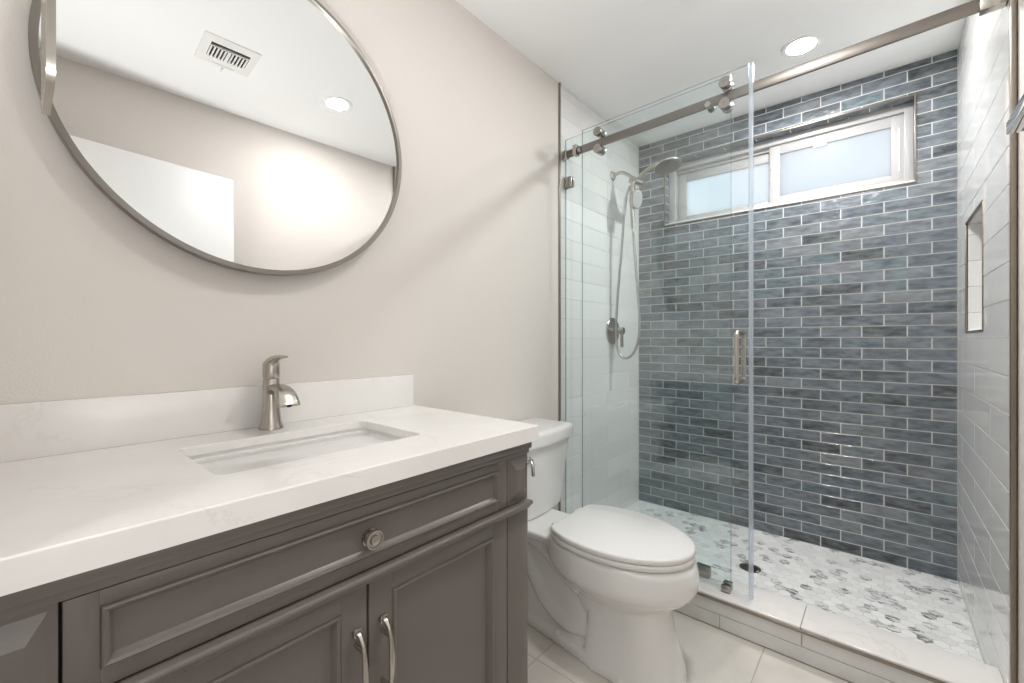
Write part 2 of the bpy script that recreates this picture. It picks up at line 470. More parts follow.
# left wall : painted part and tiled part
bm = NB(); bx(bm, -.12, 0, -1.7, YT - .004, -.1, H + .05)
struct(obj('wall_left', bm, 'paint', smooth=0), 'warm beige painted wall')
bm = NB(); L = lay(bm); bx(bm, -.12, -.0022, YT - .004, YB + .01, -.1, H + .05, mi=1)
tiles(bm, L, (YT, YB, 0, H), lambda a, b: V((-.0022, a, b)), V((1, 0, 0)), .61, .1066, YB - .61 * 4 - .14, .0445 - .1066, .5, proud=.0022, gap=.0016, ch=.0014)
struct(obj('wall_shower_left', bm, ['gwhite', 'grout_w'], smooth=0, mods=['norec']), 'glossy white tiled shower wall on the left')
bm = box(-.004, .009, YT - .009, YT + .001, 0.12, H, bev=.0015); struct(obj('trim_3', bm, 'edge_metal'), 'satin metal edge of the left shower tile')

# right shower wall with niche
NI = (2.186, 2.572, 1.141, 1.585); ND = .095
bm = NB(); L = lay(bm)
for q in rect_sub((YC, YB + .01, -.1, H + .05), NI): bx(bm, W + .0022, WR + .12, q[0], q[1], q[2], q[3], mi=1)
tiles(bm, L, (YC + .003, YB, 0, H), lambda a, b: V((W + .0022, a, b)), V((-1, 0, 0)), .61, .1066, 2.06 - .61, .0445 - .1066, .5, hole=NI, proud=.0022, gap=.0016, ch=.0014)
xb = W + ND
bx(bm, xb, WR + .12, NI[0], NI[1], NI[2], NI[3], mi=1)
tiles(bm, L, NI, lambda a, b: V((xb - .0005, a, b)), V((-1, 0, 0)), .305, .1066, NI[0] + .1, .0445 - .1066, .5, proud=.0015, gap=.0022)
tiles(bm, L, (W, xb, NI[2], NI[3]), lambda a, b: V((a, NI[0], b)), V((0, 1, 0)), .305, .1066, W, .0445 - .1066, 0, proud=.001)
tiles(bm, L, (W, xb, NI[2], NI[3]), lambda a, b: V((a, NI[1], b)), V((0, -1, 0)), .305, .1066, W, .0445 - .1066, 0, proud=.001)
tiles(bm, L, (W, xb, NI[0], NI[1]), lambda a, b: V((a, b, NI[2])), V((0, 0, 1)), .305, .305, W, NI[0], 0, proud=.001)
tiles(bm, L, (W, xb, NI[0], NI[1]), lambda a, b: V((a, b, NI[3])), V((0, 0, -1)), .305, .305, W, NI[0], 0, proud=.001)
struct(obj('wall_shower_right', bm, ['gwhite', 'grout_w'], smooth=0, mods=['norec']), 'glossy white tiled shower wall on the right with a niche')
bm = NB()
for r in ((NI[0] - t, NI[1] + t, NI[3] - .001, NI[3] + t), (NI[0] - t, NI[1] + t, NI[2] - t, NI[2] + .001), (NI[0] - t, NI[0] + .001, NI[2], NI[3]), (NI[1] - .001, NI[1] + t, NI[2], NI[3])):
    bx(bm, W - .003, W + .006, r[0], r[1], r[2], r[3], bev=.0008)
struct(obj('trim_4', bm, 'edge_metal'), 'satin metal edging round the wall niche')
bm = box(W - .004, W + .008, YC - .011, YC + .003, 0, H, bev=.0015); struct(obj('trim_5', bm, 'edge_metal'), 'satin metal edge of the right shower tile')
# return of the painted wall and the right wall of the room
bm = NB(); bx(bm, WR, WR + .12, Y0 - .12, YC, -.1, H + .05)
struct(obj('wall_right', bm, 'paint', smooth=0), 'warm beige painted wall')
# door wall with the doorway (behind the camera)
DW = (.605, 1.385, -.1, 2.04)
bm = NB()
for q in rect_sub((0, WR, -.1, H + .05), DW): bx(bm, q[0], q[1], Y0 - .12, Y0, q[2], q[3])
struct(obj('wall_front', bm, 'paint', smooth=0), 'warm beige painted wall')
bm = NB()
for yy in (Y0, Y0 - .135):
    bx(bm, DW[0] - .06, DW[0], yy, yy + .015, 0, 2.10, bev=.003); bx(bm, DW[1], DW[1] + .06, yy, yy + .015, 0, 2.10, bev=.003); bx(bm, DW[0], DW[1], yy, yy + .015, 2.04, 2.10, bev=.003)
bx(bm, DW[0], DW[0] + .012, Y0 - .12, Y0, 0, 2.04); bx(bm, DW[1] - .012, DW[1], Y0 - .12, Y0, 0, 2.04); bx(bm, DW[0] + .012, DW[1] - .012, Y0 - .12, Y0, 2.028, 2.04)
struct(obj('trim_6', bm, 'white'), 'white door casing')
bm = NB(); bx(bm, .2, .32, -1.6, Y0 - .12, -.1, H + .05); bx(bm, 2.2, 2.32, -1.7, Y0 - .12, -.1, H + .05); bx(bm, .2, 2.32, -1.72, -1.6, -.1, H + .05)
struct(obj('wall_hall', bm, 'paint', smooth=0), 'hallway walls')
bm = NB(); bx(bm, WR + .12, 2.3, Y0 - .12, Y0 - .0, -.1, H + .05); struct(obj('wall_hall_end', bm, 'paint', smooth=0), 'hallway wall beside the doorway')
bm = NB(); bx(bm, -.12, 2.32, -1.72, YB + .16, H, H + .12)
struct(obj('ceiling', bm, 'ceil', smooth=0), 'white ceiling')
# open door leaf against the right wall
DA = math.atan2(.108, .77)          # leaf swung open almost flat against the right wall
bm = box(-.035, 0, 0, .775, .012, 2.028, bev=.0015)
d1 = obj('door_1', bm, 'door'); struct(d1, 'plain white door leaf standing open')
d1.location = (1.384, Y0 + .014, 0); d1.rotation_euler = (0, 0, -DA)
bm = NB(); prk = [(.03, 0), (.03, .006), (.012, .008), (.011, .024), (.020, .030), (.023, .040), (.018, .047), (.0005, .049)]
lathe(bm, prk, (-.035, .715, .95), (-1, 0, 0)); lathe(bm, prk, (0, .715, .95), (1, 0, 0))
obj('door_knob', bm, 'nickel', d1)

# curb
YCB = YC + .165; ZC = .123
bm = NB(); L = lay(bm)
bx(bm, 0, W, YC + .006, YCB - .004, -.05, ZC - .018, mi=1)
def curbrow(z0, z1, xs):
    e = [0] + xs + [W]
    for a, b in zip(e, e[1:]): add_tile(bm, L, (a, b, z0, z1), lambda u, v: V((u, YC + .006, v)), V((0, -1, 0)), .006, .0022, .0008)
curbrow(0.001, .054, [.19, .80, 1.41]); curbrow(.054, ZC - .012, [.45, 1.062])
cb = obj('shower_curb', bm, ['curbtile', 'grout_f'], smooth=0, mods=['norec']); struct(cb, 'tiled shower curb with a pale quartz cap')
bm = NB()
for a, b in ((0, .45), (.4508, 1.058), (1.0588, W)):
    bx(bm, a + .0002, b, YC - .002, YCB, ZC - .012, ZC, bev=.004, seg=3)
obj('curb_cap', bm, 'quartz', cb)
bm = box(0, W, YC - .006, YC + .004, ZC - .020, ZC - .010, bev=.0015); obj('metal_edge', bm, 'edge_metal', cb)
bm = box(0.002, W - .002, YCB - .006, YCB, .001, ZC - .012); obj('inner_face', bm, 'curbtile', cb)

# ================================================================== VANITY
F = .545; VL, VR = -.050, .905; PL, PR = .037, .820
van = thing('vanity_cabinet', 'taupe grey bathroom vanity cabinet with raised mouldings and two doors under the quartz top', 'cabinet', (.27, .4275, 0))
bm = NB()
bx(bm, .004, F - .022, VL + .004, VL + .022, .10, .834); bx(bm, .004, F - .022, VR - .022, VR - .003, .10, .834, bev=.001)
bx(bm, .004, F - .022, VL + .02, VR - .02, .10, .118); bx(bm, .004, .016, VL + .02, VR - .02, .11, .834)
bx(bm, F - .04, F - .022, VL + .02, VR - .02, .118, .135); bx(bm, F - .04, F - .022, VL + .02, VR - .02, .655, .675); bx(bm, F - .04, F - .022, VL + .02, VR - .02, .80, .834)
obj('carcass', bm, 'cab', van)
bm = box(F - .021, F - .016, VL + .03, VR - .03, .12, .80); obj('gap_shade_sheet', bm, 'gap', van)  # near-black sheet paints the shade between the fronts
# cornice directly under the top, in two steps
bm = NB(); bx(bm, .004, F + .010, VL - .006, VR + .006, .815, .8345, bev=.003); bx(bm, .01, F + .004, VL - .001, VR + .001, .802, .816, bev=.002)
obj('cornice', bm, 'cab', van)
# projecting bead between drawer and doors
bm = NB(); bx(bm, F - .016, F + .016, VL - .006, VR + .006, .664, .676, bev=.005, seg=3); bx(bm, F - .016, F + .007, VL - .003, VR + .003, .655, .665, bev=.003)
bx(bm, .1, F - .0, VR - .006, VR + .005, .664, .675, bev=.004)
obj('bead_rail', bm, 'cab', van)
for nm, a, b in (('left', VL, PL - .003), ('right', PR + .003, VR)):
    bm = box(F - .02, F, a, b, .05, .655, bev=.0018)
    pl = obj('pilaster', bm, 'cab', van)
    bm = NB(); bx(bm, F - .02, F - .002, a, b, .678, .801, bev=.0015)
    # diamond point block: bevelled pyramid frustum
    c = (a + b) / 2; r0 = [(F - .002, a + .008, .686), (F - .002, b - .008, .686), (F - .002, b - .008, .794), (F - .002, a + .008, .794)]
    r1 = [(F + .010, a + .026, .712), (F + .010, b - .026, .712), (F + .010, b - .026, .768), (F + .010, a + .026, .768)]
    loft(bm, [r0, r1]); obj('diamond_block', bm, 'cab', pl, smooth=20)
    obj('foot', box(F - .055, F + .002, a - .001, b + .001, 0, .055, bev=.003), 'cab', pl)
def moulded(bm, y0, y1, z0, z1, x, wd=.012, out=.006, dep=.006):
    """picture-frame moulding: half round bead and a recessed field"""
    prof = [(0, 0), (.0015, out * .7), (wd * .35, out), (wd * .7, out * .6), (wd, -dep * .5), (wd + .002, -dep)]
    rings = []
    for i, o in prof: rings.append([(x + o, y0 + i, z0 + i), (x + o, y1 - i, z0 + i), (x + o, y1 - i, z1 - i), (x + o, y0 + i, z1 - i)])
    R_ = [[bm.verts.new(p) for p in r] for r in rings]
    for a, b in zip(R_, R_[1:]):
        for i in range(4): bm.faces.new((a[i], a[(i + 1) % 4], b[(i + 1) % 4], b[i]))
    bm.faces.new(R_[-1])
def front(name, y0, y1, z0, z1, fy, fz, x=F, rail=None, **kw):
    """panel front: four frame boards round a moulded field"""
    bm = NB(); iy0, iy1, iz0, iz1 = y0 + fy, y1 - fy, z0 + fz, z1 - (rail or fz)
    bx(bm, x - .018, x, y0, iy0, z0, z1, bev=.0014); bx(bm, x - .018, x, iy1, y1, z0, z1, bev=.0014)
    bx(bm, x - .018, x - .0002, iy0 - .0005, iy1 + .0005, z0 + .0004, iz0, bev=.0012); bx(bm, x - .018, x - .0002, iy0 - .0005, iy1 + .0005, iz1, z1 - .0004, bev=.0012)
    moulded(bm, iy0, iy1, iz0, iz1, x - .001, **kw)
    return obj(name, bm, 'cab', van, smooth=25)
dr = front('drawer', PL, PR, .679, .800, .032, .024, rail=.020, wd=.011, out=.006, dep=.004)
bm = NB(); lathe(bm, [(.016, 0), (.016, .003), (.008, .005), (.007, .010), (.0165, .0135), (.0185, .018), (.0175, .0215), (.0140, .0210), (.0130, .0190), (.0095, .0190), (.0085, .0225), (.0050, .0235), (.0004, .0235)], (F - .004, .4340, .7365), (1, 0, 0))
obj('knob', bm, 'nickel', dr)
for a, b, hy in ((PL, .4265, .404), (.4315, PR, .458)):
    d = front('cabinet_door', a, b, .075, .652, .050, .055, rail=.032, wd=.012, out=.004, dep=.009)
    # arched bow handle
    pts = spline([(F + .004, hy, .578), (F + .015, hy, .575), (F + .027, hy, .559), (F + .034, hy, .523), (F + .034, hy, .488), (F + .027, hy, .452), (F + .015, hy, .436), (F + .004, hy, .433)], 6)
    n = len(pts); rr = [(.0062 - .0016 * math.sin(PI * i / (n - 1)) + .0012 * math.cos(4 * PI * i / (n - 1)), .0046) for i in range(n)]
    bm = NB(); tube(bm, pts, rr, 14)
    for z in (.553, .458): cyl(bm, (F - .002, hy, z), (F + .026, hy, z), .0042)
    for z in (.576, .435): bx(bm, F - .0005, F + .010, hy - .008, hy + .008, z - .007, z + .007, bev=.003)
    obj('handle', bm, 'nickel', d)
obj('toe_board', box(F - .08, F - .066, VL + .03, VR - .03, 0, .10), 'cab', van)

# countertop with sink cut-out
SX0, SX1, SY0, SY1 = .143, .418, .225, .652
CY0, CY1, CF = -.068, .9275, .566
def rrect(x0, x1, y0, y1, r, z, n=6):
    out = []
    for cx, cy, a0 in ((x1 - r, y1 - r, 0), (x0 + r, y1 - r, PI / 2), (x0 + r, y0 + r, PI), (x1 - r, y0 + r, 3 * PI / 2)):
        for i in range(n + 1):
            a = a0 + PI / 2 * i / n; out.append((cx + r * math.cos(a), cy + r * math.sin(a), z))
    return out
bm = NB(); n = 6
def strip(bm, A, B):
    for i in range(len(A)): 
        j = (i + 1) % len(A)
        if A[i] is A[j] and B[i] is B[j]: continue
        bm.faces.new([v for k, v in enumerate((A[i], A[j], B[j], B[i]))])
def outer(e, z):  # outer outline resampled to match inner ring
    return rrect(.001 + e, CF - e, CY0 + e, CY1 - e, .003, z, n)
rings = [rrect(SX0, SX1, SY0, SY1, .018, .8555, n), rrect(SX0, SX1, SY0, SY1, .018, .8735, n), rrect(SX0 - .0015, SX1 + .0015, SY0 - .0015, SY1 + .0015, .0195, .875, n),
         outer(.002, .875), outer(.0004, .8740), outer(0, .8725), outer(0, .8355), outer(.002, .8350), outer(.04, .8350)]
RR = [[bm.verts.new(p) for p in r] for r in rings]
for a, b in zip(RR, RR[1:]): strip(bm, a, b)
# slab is 2 cm with a built-up edge: close the underside
ub = [bm.verts.new(p) for p in outer(.04, .8555)]
strip(bm, RR[-1], ub); strip(bm, ub, RR[0])
ct = obj('countertop', bm, 'quartz', origin=(.283, .43, .835), smooth=0)
tag(ct, 'white quartz vanity countertop with faint veining, on the taupe cabinet', 'countertop')
bm = box(.001, .020, CY0, .918, .8752, .983, bev=.0015)
obj('backsplash', bm, 'quartz', ct)

# undermount basin
bm = NB(); z0 = .8550
def basin(e, z, r=.03): return rrect(SX0 - .006 + e, SX1 + .006 - e, SY0 - .006 + e, SY1 + .006 - e, r, z, 6)
loft(bm, [basin(-.018, z0 - .010, .03), basin(-.018, z0, .03), basin(0, z0, .026), basin(.002, z0 - .008, .028), basin(.010, z0 - .06, .035), basin(.018, z0 - .11, .04), basin(.032, z0 - .126, .045), basin(.07, z0 - .133, .05), basin(.115, z0 - .136, .02)], cap=False)
bm.faces.new([v for v in list(bm.verts)[-28:]])
loft(bm, [basin(-.018, z0 - .010, .03), basin(-.004, z0 - .016, .03), basin(.0, z0 - .11, .04), basin(.03, z0 - .145, .05)], cap=True)
sk = obj('sink', bm, 'porc', origin=((SX0 + SX1) / 2, .435, .71), smooth=50)
tag(sk, 'white rectangular undermount sink set into the quartz countertop', 'sink')
bm = NB(); lathe(bm, [(.022, 0), (.022, .002), (.018, .003), (.017, .001), (.001, .001)], ((SX0 + SX1) / 2, .435, z0 - .1358)); obj('drain_ring', bm, 'chrome', sk)

# faucet
FX, FY = .062, .438
fa = thing('faucet', 'brushed nickel single lever faucet standing behind the sink', 'faucet', (FX, FY, TOP))
bm = NB(); lathe(bm, [(.0005, .0), (.0285, .0), (.0285, .003), (.0268, .008), (.0232, .022), (.0205, .045), (.0195, .075), (.0195, .128), (.0188, .1295), (.0005, .1295)], (FX, FY, TOP + .0002), n=40)
obj('body', bm, 'nickel', fa)
bm = NB()
pts = spline([(FX - .002, FY, TOP + .060), (FX + .004, FY, TOP + .088), (FX + .026, FY, TOP + .1065), (FX + .062, FY, TOP + .1085), (FX + .094, FY, TOP + .096), (FX + .113, FY, TOP + .070)], 8)
n = len(pts); rr = [(.0165 + .0105 * (i / (n - 1)) ** 1.5, .0125 - .0055 * (i / (n - 1))) for i in range(n)]
tube(bm, pts, rr, 22, up=(0, 0, 1)); obj('spout', bm, 'nickel', fa, smooth=50)
bm = NB(); e = pts[-1]; d_ = (pts[-1] - pts[-2]).normalized(); lathe(bm, [(.006, 0), (.006, .002), (.0006, .002)], e - d_ * .0005, d_, sx=1.0); obj('aerator', bm, 'black', fa)
bm = NB(); lathe(bm, [(.0005, .1315), (.0188, .1315), (.0198, .134), (.0200, .160), (.0188, .172), (.012, .178), (.0005, .179)], (FX, FY, TOP), n=40)
pts = spline([(FX - .014, FY, TOP + .164), (FX + .006, FY, TOP + .176), (FX + .036, FY, TOP + .1845), (FX + .074, FY, TOP + .1880)], 8); n = len(pts)
tube(bm, pts, [(.0165 - .0035 * i / (n - 1), .009 * (1 - i / (n - 1)) ** .8 + .0036) for i in range(n)], 18)
obj('lever_handle', bm, 'nickel', fa, smooth=50)

# ================================================================== MIRROR
MY, MZ, MR = .4350, 1.694, .4165
MN = V((1, -.0225, .020)).normalized(); MB = .013
mi = thing('round_mirror', 'large round wall mirror with a thin brushed nickel frame, hung above the sink', 'mirror', (0, MY, MZ))
bm = NB(); lathe(bm, [(MR - .004, 0), (MR - .004, .004)], V((MB, MY, MZ)) + MN * .014, MN, n=160); obj('mirror_glass', bm, 'mirror', mi, smooth=20)
bm = NB(); pr = [(MR - .018, .0), (MR - .001, .0), (MR, .002), (MR, .024), (MR - .0012, .0255), (MR - .0115, .0255), (MR - .0135, .0235), (MR - .0135, .0175), (MR - .018, .0175)]
lathe(bm, pr + [pr[0]], (MB, MY, MZ), MN, n=160, cap=False); obj('mirror_frame', bm, 'frame', mi, smooth=30)
bm = NB(); lathe(bm, [(.0005, 0), (MR - .012, 0), (MR - .012, .0135), (.0005, .0135)], (MB, MY, MZ), MN, n=96, cap=False); obj('backing_board', bm, 'gap', mi)

# towel ring on the front wall, seen almost edge on
TX, TZ = .335, 1.665
tr = thing('towel_ring', 'flat brushed nickel towel ring seen nearly edge-on beside the left rim of the round mirror', 'towel ring', (TX, Y0, TZ))
bm = NB(); bx(bm, TX - .022, TX + .022, Y0, Y0 + .008, TZ - .022, TZ + .022, bev=.003); bx(bm, TX - .009, TX + .009, Y0 + .006, Y0 + .112, TZ - .009, TZ + .009, bev=.002); obj('wall_post', bm, 'nickel', tr)
bm = NB(); o_ = rrect(TX - .085, TX + .085, TZ - .207, TZ + .004, .03, 0, 8); i_ = rrect(TX - .077, TX + .077, TZ - .199, TZ - .004, .023, 0, 8)
ya, yb = Y0 + .1035, Y0 + .1125
rg = [[(p[0], ya, p[1]) for p in o_], [(p[0], yb, p[1]) for p in o_], [(p[0], yb, p[1]) for p in i_], [(p[0], ya, p[1]) for p in i_]]
rg.append(rg[0]); Rv = [[bm.verts.new(p) for p in r] for r in rg[:4]]; Rv.append(Rv[0])
for a, b in zip(Rv, Rv[1:]): strip(bm, a, b)
obj('ring', bm, 'nickel', tr, smooth=30)

# towel bar on the right wall, its far corner just entering the picture
rk = thing('towel_bar', 'square polished metal towel bar whose corner pokes in at the right edge of the photo', 'towel bar', (WR, .98, 1.49))
BX = 1.440
obj('bar', box(BX, BX + .018, .735, 1.178, 1.478, 1.500, bev=.0015), 'chrome', rk)
for y in (.76, 1.160):
    po = obj('post', box(BX + .017, WR, y, y + .018, 1.478, 1.500, bev=.0015), 'chrome', rk)
    obj('wall_plate', box(WR - .008, WR, y - .014, y + .032, 1.462, 1.516, bev=.002), 'chrome', po)

# ================================================================== TOILET
TY = 1.378
to = thing('toilet', 'white two-piece toilet with an elongated bowl, standing between vanity and shower', 'toilet', (.45, TY, 0))
def egg(xb, xf, hw, xc, z, n=48, eb=2.3, ef=2.0, clampx=None, hwf=None):
    out = []
    for i in range(n):
        a = 2 * PI * i / n; c, s = math.cos(a), math.sin(a)
        e = ef if c >= 0 else eb; r = (xf - xc) if c >= 0 else (xc - xb)
        x = xc + math.copysign(abs(c) ** (2 / e), c) * r; y = math.copysign(abs(s) ** (2 / e), s) * hw
        if clampx is not None and x < clampx: x = clampx
        out.append((x, TY + y, z))
    return out
bm = NB()
# bowl
loft(bm, [egg(.42, .70, .085, .56, .16), egg(.40, .735, .105, .57, .225), egg(.375, .775, .135, .57, .255), egg(.345, .812, .166, .57, .285), egg(.325, .832, .183, .57, .310), egg(.315, .836, .187, .57, .322),
          egg(.313, .838, .188, .57, .330), egg(.312, .838, .187, .57, .350), egg(.312, .832, .184, .57, .385), egg(.312, .824, .180, .57, .397), egg(.315, .815, .172, .57, .403)])
# front column, flaring to the floor
loft(bm, [egg(.480, .800, .124, .66, .0, eb=6, ef=2.4), egg(.482, .794, .119, .65, .04, eb=6, ef=2.4), egg(.488, .772, .106, .64, .12, eb=6, ef=2.4), egg(.490, .754, .095, .63, .20, eb=6, ef=2.4), egg(.492, .744, .090, .62, .30, eb=6, ef=2.4)])
# rear body and trapway
bx(bm, .09, .52, TY - .070, TY + .070, .0, .345, bev=.02, seg=3)
for s in (-1, 1):
    tube(bm, spline([(.50, TY + s * .055, .10), (.40, TY + s * .055, .085), (.31, TY + s * .052, .13), (.24, TY + s * .05, .22), (.17, TY + s * .05, .30), (.12, TY + s * .05, .33)], 6), .037, 14)
    tube(bm, spline([(.47, TY + s * .075, .235), (.38, TY + s * .068, .285), (.30, TY + s * .064, .33), (.2, TY + s * .06, .355)], 6), .034, 14)
# foot plinth
P0 = [(.085, .078), (.25, .080), (.42, .100), (.55, .122), (.64, .128)]
lo = [(x, TY - h, 0) for x, h in P0] + [(x, TY + h, 0) for x, h in reversed(P0)]
loft(bm, [lo, [(x, TY + (y - TY) * .99, .028) for x, y, _ in lo], [(x, TY + (y - TY) * .90, .036) for x, y, _ in lo]])
# rear deck under the tank
loft(bm, [[(x, y, .345 + .0) for x, y, _ in rrect(.035, .42, TY - .085, TY + .085, .04, 0, 5)], rrect(.030, .43, TY - .118, TY + .118, .05, .365, 5), rrect(.030, .43, TY - .120, TY + .120, .05, .385, 5), rrect(.036, .42, TY - .112, TY + .112, .045, .391, 5)])
bo = obj('bowl', bm, 'porc', to, smooth=180)
rm = bo.modifiers.new('remesh', 'REMESH'); rm.mode = 'VOXEL'; rm.voxel_size = .0055; rm.use_smooth_shade = True
sm = bo.modifiers.new('smooth', 'SMOOTH'); sm.factor = .5; sm.iterations = 5
# seat and lid
def slab_egg(bm, z0, z1, e0, e1, xb=.32, xf=.822, hw=.184, cl=.372):
    loft(bm, [egg(xb + e0, xf - e0, hw - e0, .56, z0, 72, clampx=cl + e0), egg(xb, xf, hw, .56, z0 + e0, 72, clampx=cl), egg(xb, xf, hw, .56, z1 - e1, 72, clampx=cl),
              egg(xb + e1 * .3, xf - e1 * .3, hw - e1 * .3, .56, z1 - e1 * .35, 72, clampx=cl + e1 * .3), egg(xb + e1, xf - e1, hw - e1, .56, z1, 72, clampx=cl + e1)])
bm = NB(); slab_egg(bm, .4080, .4245, .001, .003, xf=.826, hw=.186, cl=.36); obj('seat', bm, 'seatp', to, smooth=50)
bm = NB(); slab_egg(bm, .4280, .4455, .001, .006, xf=.826, hw=.186); ld = obj('lid', bm, 'seatp', to, smooth=50)
for s in (-1, 1): obj('hinge', cyl(NB(), (.362, TY + s * .05, .428), (.362, TY + s * .095, .428), .009), 'seatp', to)
for x, y in ((.755, .07), (.755, -.07), (.45, .15), (.45, -.15)): obj('seat_bumper', box(x - .01, x + .01, TY + y - .008, TY + y + .008, .4, .4115, bev=.002), 'seatp', to)
# tank: tapered, bowed front
def tk(x0, x1, hw, z, bow=.022, r=.03, n=10):
    out = [];
    # back edge
    out += [(x0, TY - hw + r * .3, z)]
    out += [(x0 + .004, TY - hw, z)]
    xe = x1 - bow
    for i in range(5):
        a = PI / 2 * i / 4; out.append((xe - r + r * math.sin(a), TY - hw + r - r * math.cos(a), z))
    for i in range(1, n):
        t_ = -1 + 2 * i / n; out.append((xe + bow * (1 - t_ * t_) , TY + t_ * (hw - r), z))
    for i in range(5):
        a = PI / 2 * (1 - i / 4); out.append((xe - r + r * math.sin(a), TY + hw - r + r * math.cos(a), z))
    out += [(x0 + .004, TY + hw, z), (x0, TY + hw - r * .3, z)]
    return out
bm = NB()
loft(bm, [tk(.04, .205, .190, .388, .02), tk(.032, .222, .208, .396, .022), tk(.028, .228, .218, .45, .024), tk(.022, .240, .238, .60, .026), tk(.018, .246, .250, .690, .027)])
tn = obj('tank', bm, 'porc', to, smooth=45)
bm = NB()
loft(bm, [tk(.012, .252, .256, .682, .030), tk(.010, .260, .263, .685, .030), tk(.010, .261, .264, .722, .030), tk(.012, .258, .262, .732, .030), tk(.018, .249, .254, .737, .028), tk(.03, .225, .225, .739, .02)])
obj('tank_lid', bm, 'porc', to, smooth=45)
LX, LY, LZ = .244, 1.288, .642
bm = NB(); lathe(bm, [(.015, 0), (.015, .006), (.010, .009), (.009, .020), (.0005, .021)], (LX - .004, LY, LZ), (1, 0, 0))
tube(bm, spline([(LX + .014, LY, LZ), (LX + .022, LY - .004, LZ - .016), (LX + .024, LY - .006, LZ - .036), (LX + .026, LY - .006, LZ - .052)], 6), (.0072), 12)
obj('flush_lever', bm, 'chrome', to, label='chrome flush lever')
for s in (-1, 1):
    bm = NB(); lathe(bm, [(.014, 0), (.014, .006), (.0125, .012), (.008, .0165), (.0005, .018)], (.372, TY + s * .084, .030)); obj('bolt_cap', bm, 'porc', to)

# ================================================================== SHOWER FITTINGS
SY = 2.43
va = thing('shower_valve', 'round brushed nickel shower valve with a lever, on the white tile below the hand shower', 'shower valve', (0, SY, 1.162))
bm = NB(); lathe(bm, [(.082, 0), (.082, .006), (.078, .010), (.03, .012), (.0005, .012)], (.0, SY, 1.162), (1, 0, 0), n=48, cap=False); obj('escutcheon', bm, 'darkmetal', va)
bm = NB(); lathe(bm, [(.030, .010), (.030, .030), (.022, .032), (.022, .075), (.020, .078), (.0005, .078)], (0, SY, 1.162), (1, 0, 0), n=32, cap=False)
bx(bm, .058, .074, SY - .008, SY + .008, 1.060, 1.165, bev=.004); obj('lever', bm, 'darkmetal', va)

sa = thing('rain_shower', 'nickel overhead rain shower head on a curved wall arm beside the window', 'shower head', (0, SY, 2.13))
bm = NB(); lathe(bm, [(.030, 0), (.030, .004), (.024, .012), (.014, .016), (.0005, .016)], (0, SY, 2.128), (1, 0, 0), cap=False); obj('wall_flange', bm, 'chrome', sa)
bm = NB(); tube(bm, spline([(.005, SY, 2.128), (.06, SY, 2.133), (.105, SY, 2.108), (.145, SY, 2.070)], 8), .0105, 16); obj('shower_arm', bm, 'nickel', sa)
# diverter block, axis across the arm
bm = NB(); lathe(bm, [(.0005, -.040), (.021, -.040), (.022, -.036), (.022, .036), (.019, .044), (.0005, .044)], (.158, SY, 2.056), (.85, .35, -.42), n=32, cap=False); obj('diverter', bm, 'darkmetal', sa)
HC = V((.352, SY - .01, 2.094)); hn = V((.22, -.12, -1)).normalized()
bm = NB(); tube(bm, spline([(.158, SY, 2.062), (.20, SY - .002, 2.090), (.25, SY - .004, 2.112), (.30, SY - .006, 2.124)], 6), [(.010 + .007 * (i / 18), .010 + .004 * (i / 18)) for i in range(19)], 16); obj('head_neck', bm, 'nickel', sa)
bm = NB(); lathe(bm, [(.0005, -.032), (.02, -.031), (.05, -.020), (.072, -.008), (.076, .0), (.074, .006), (.0005, .006)], HC, hn, n=48, cap=False)
hd = obj('rain_head', bm, 'nickel', sa)
bm = NB(); lathe(bm, [(.0005, .0068), (.066, .0068), (.066, .005)], HC, hn, n=40, cap=False)
obj('spray_face', bm, 'nickel', hd)
bm = NB(); q = hn.to_track_quat('Z', 'Y').to_matrix()
for rr_, cnt in ((.012, 5), (.026, 10), (.040, 16), (.054, 22)):
    for i in range(cnt):
        a = 2 * PI * i / cnt; p = HC + q @ V((rr_ * math.cos(a), rr_ * math.sin(a), .0065)); cyl(bm, p, p + hn * .0035, .0030, n=6)
obj('nozzles', bm, 'nozzle', hd)

hs = thing('hand_shower', 'nickel hand shower hanging in its bracket with a long looped hose', 'hand shower', (.16, SY - .02, 1.8))
HY = SY - .03
fn = V((.93, -.26, -.14)).normalized(); HH = V((.176, HY - .004, 1.938))
bm = NB(); tube(bm, spline([(.150, HY, 2.045), (.150, HY - .002, 1.985), (.146, HY, 1.93), (.148, HY, 1.86), (.152, HY, 1.79), (.154, HY, 1.768)], 6), [(.013 + .004 * math.sin(PI * min(1, i / 15)), .013 + .003 * math.sin(PI * min(1, i / 15))) for i in range(31)], 18)
hb = obj('handle', bm, 'nickel', hs, smooth=50)
bm = NB(); lathe(bm, [(.0005, -.036), (.026, -.034), (.046, -.018), (.057, -.004), (.058, .003), (.055, .008), (.0005, .0085)], HH, fn, n=40, cap=False, sx=.8)
hh = obj('spray_head', bm, 'nickel', hs, smooth=50)
bm = NB(); lathe(bm, [(.0005, .0095), (.048, .0095), (.050, .0082)], HH, fn, n=40, cap=False, sx=.8); obj('spray_face', bm, 'spray', hh, label='pale spray face with dark nozzles')
bm = NB(); q = fn.to_track_quat('Z', 'Y').to_matrix()
for rr_, cnt in ((.0, 1), (.011, 6), (.024, 12), (.035, 18)):
    for i in range(cnt):
        a = 2 * PI * i / cnt; p = HH + q @ V((rr_ * math.cos(a), rr_ * math.sin(a), .009)); cyl(bm, p, p + fn * .003, .0030, n=6)
obj('nozzles', bm, 'nozzle', hh)
